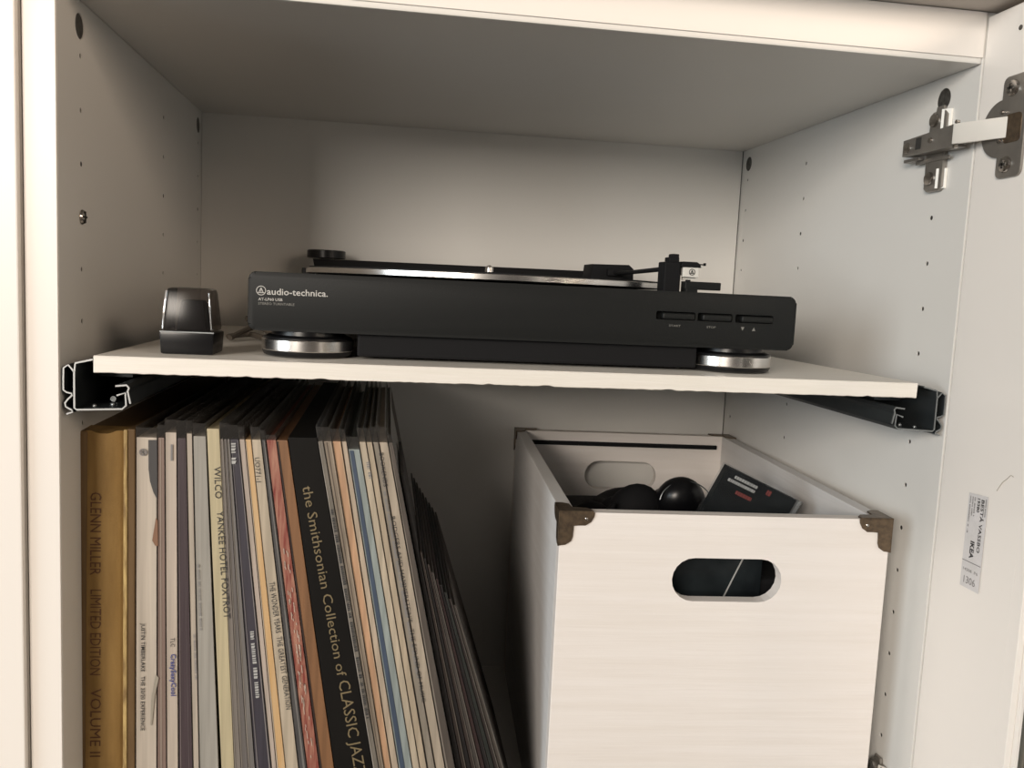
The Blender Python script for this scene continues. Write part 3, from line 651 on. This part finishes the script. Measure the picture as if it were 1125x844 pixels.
for k in range(60):
    py = random.uniform(600, 840); s_ = random.choice((.28, .36, .62)) + random.uniform(-.05, .05); h = random.uniform(2, 9)
    mb.poly([at_y(ln(py, s_), py, R[3]), at_y(ln(py, s_) + .8, py, R[3]), at_y(ln(py + h, s_) + .7, py + h, R[3]), at_y(ln(py + h, s_), py + h, R[3])])
part('scuff_marks', mb, mat('scuff', (.50, .40, .33), .6), R[0])
record('plain brown record spine left of the black box set', (.30, .155, .075), (303.3, 351.5), (315.5, 367), stripes=[(.0, .16, (.05, .03, .025))])
R = record('wide black box set with dull gold lettering down its spine', (0, 0, 0), (316, 367.5), (348.2, 409.7), m_=BOXBLK, top=-.2620, depth=.320, name='record_box_set', cat='box set')
stext(R, 'the Smithsonian Collection of', (332.0, 535), (370.6, 744), .0064, BOXPRINT); stext(R, 'CLASSIC JAZZ', (371.6, 749), (390.5, 853), .0076, BOXPRINT)
R = record('thin spine with dark lettering and a clear white edge beside the black box set', (.24, .225, .20), (348.5, 410), (354.1, 416.2), sleeve=.010, stripes=[(.0, .22, (.58, .56, .53))])
smarks(R, (363.0, 560), (402.5, 790), .0018, INK)
record('taupe record spine between the lettered spine and the peach one', (.34, .29, .235), (354.3, 416.4), (364, 422.2), sleeve=.010, stripes=[(.3, .45, (.16, .13, .11)), (.75, .9, (.5, .43, .35))])
record('peach-orange record spine left of the blue one', (.66, .42, .27), (364.3, 422.4), (374, 430), sleeve=.009, stripes=[(.0, .12, (.48, .33, .22)), (.8, .92, (.74, .60, .42))])
record('narrow beige spine between peach and blue spines', (.62, .53, .43), (374.3, 430.2), (380, 437.8), sleeve=.009)
record('blue record spine, dark at left and light blue at right', (.37, .44, .45), (380.3, 438), (393, 453), sleeve=.009, top=-.2690, stripes=[(.1, .48, (.075, .11, .18))])
record('wide cream record spine right of the blue one', (.64, .57, .46), (393.3, 453.2), (401, 461), sleeve=.010)
R = record('second cream record spine right of the blue one', (.58, .50, .39), (401.3, 461.2), (408, 469), sleeve=.010)
smarks(R, (402.4, 508), (405.4, 526), .0022, INKG)
R = record('greyish beige spine with grey lettering, two from the end of the pale group', (.36, .33, .285), (408.3, 469.3), (414.8, 478), sleeve=.011, stripes=[(.0, .14, (.04, .035, .03))])
smarks(R, (421.0, 540), (457.6, 745), .0016, INKG)
R = record('beige spine with long dark lettering, rightmost of the pale spines', (.54, .48, .40), (415.1, 478.3), (425, 489), sleeve=.011, stripes=[(.0, .08, (.06, .05, .045))])
stext(R, 'BOOKENDS', (416.6, 498), (421.5, 535), .0028, INK)
stext(R, "RODGERS AND HAMMERSTEIN'S   THE SOUND OF MUSIC", (429.6, 568), (463.5, 772), .0026, INK)
record('brown translucent sleeve closing the pale group of records', (.12, .105, .095), (425.6, 489.6), (430.5, 500), sleeve=.006, stripes=[(.0, .25, (.30, .275, .25))])
# dark leaning tail of the row
record('thin black record leaning alone, its pointed top highest of the dark ones', (.022, .02, .022), (434.2, 500.6), (438.2, 507), py=(492, 844), top=-.2860, y=.040, depth=.12)
labs = ['dark brown sleeve, first of the low leaning dark group', 'black sleeve, second of the low leaning dark group', 'dark brown sleeve with pale edge, third of the low leaning dark group',
        'grey-edged dark sleeve in the middle of the leaning dark group', 'maroon-black sleeve, fifth of the low leaning dark group', 'black sleeve, sixth of the low leaning dark group', 'dark green-black sleeve, seventh of the low leaning dark group',
        'dark sleeve with thin pale edge, last but one in the row', 'grey-edged brown sleeve at the right end of the record row']
cols = [(.045, .035, .033), (.018, .016, .018), (.055, .042, .04), (.075, .066, .062), (.045, .026, .028), (.020, .018, .02), (.026, .03, .028), (.04, .032, .032), (.085, .075, .07)]
n = len(labs)
for i in range(n):
    a0 = 470.6 + (498.0 - 470.6) * i / n; a1 = 470.6 + (498.0 - 470.6) * (i + 1) / n; b0 = 507.4 + (553.6 - 507.4) * i / n; b1 = 507.4 + (553.6 - 507.4) * (i + 1) / n
    st = [(.72, .98, (.20, .185, .165))] if i in (0, 2, 3, 7, 8) else ([(.8, .95, (.13, .11, .10))] if i == 5 else [])
    record(labs[i], cols[i], (a0, b0), (a1 - .15, b1 - .3), py=(655, 844), top=-.340 - .0048 * i, y=.040 + .001 * (i % 3), depth=.25, stripes=st)
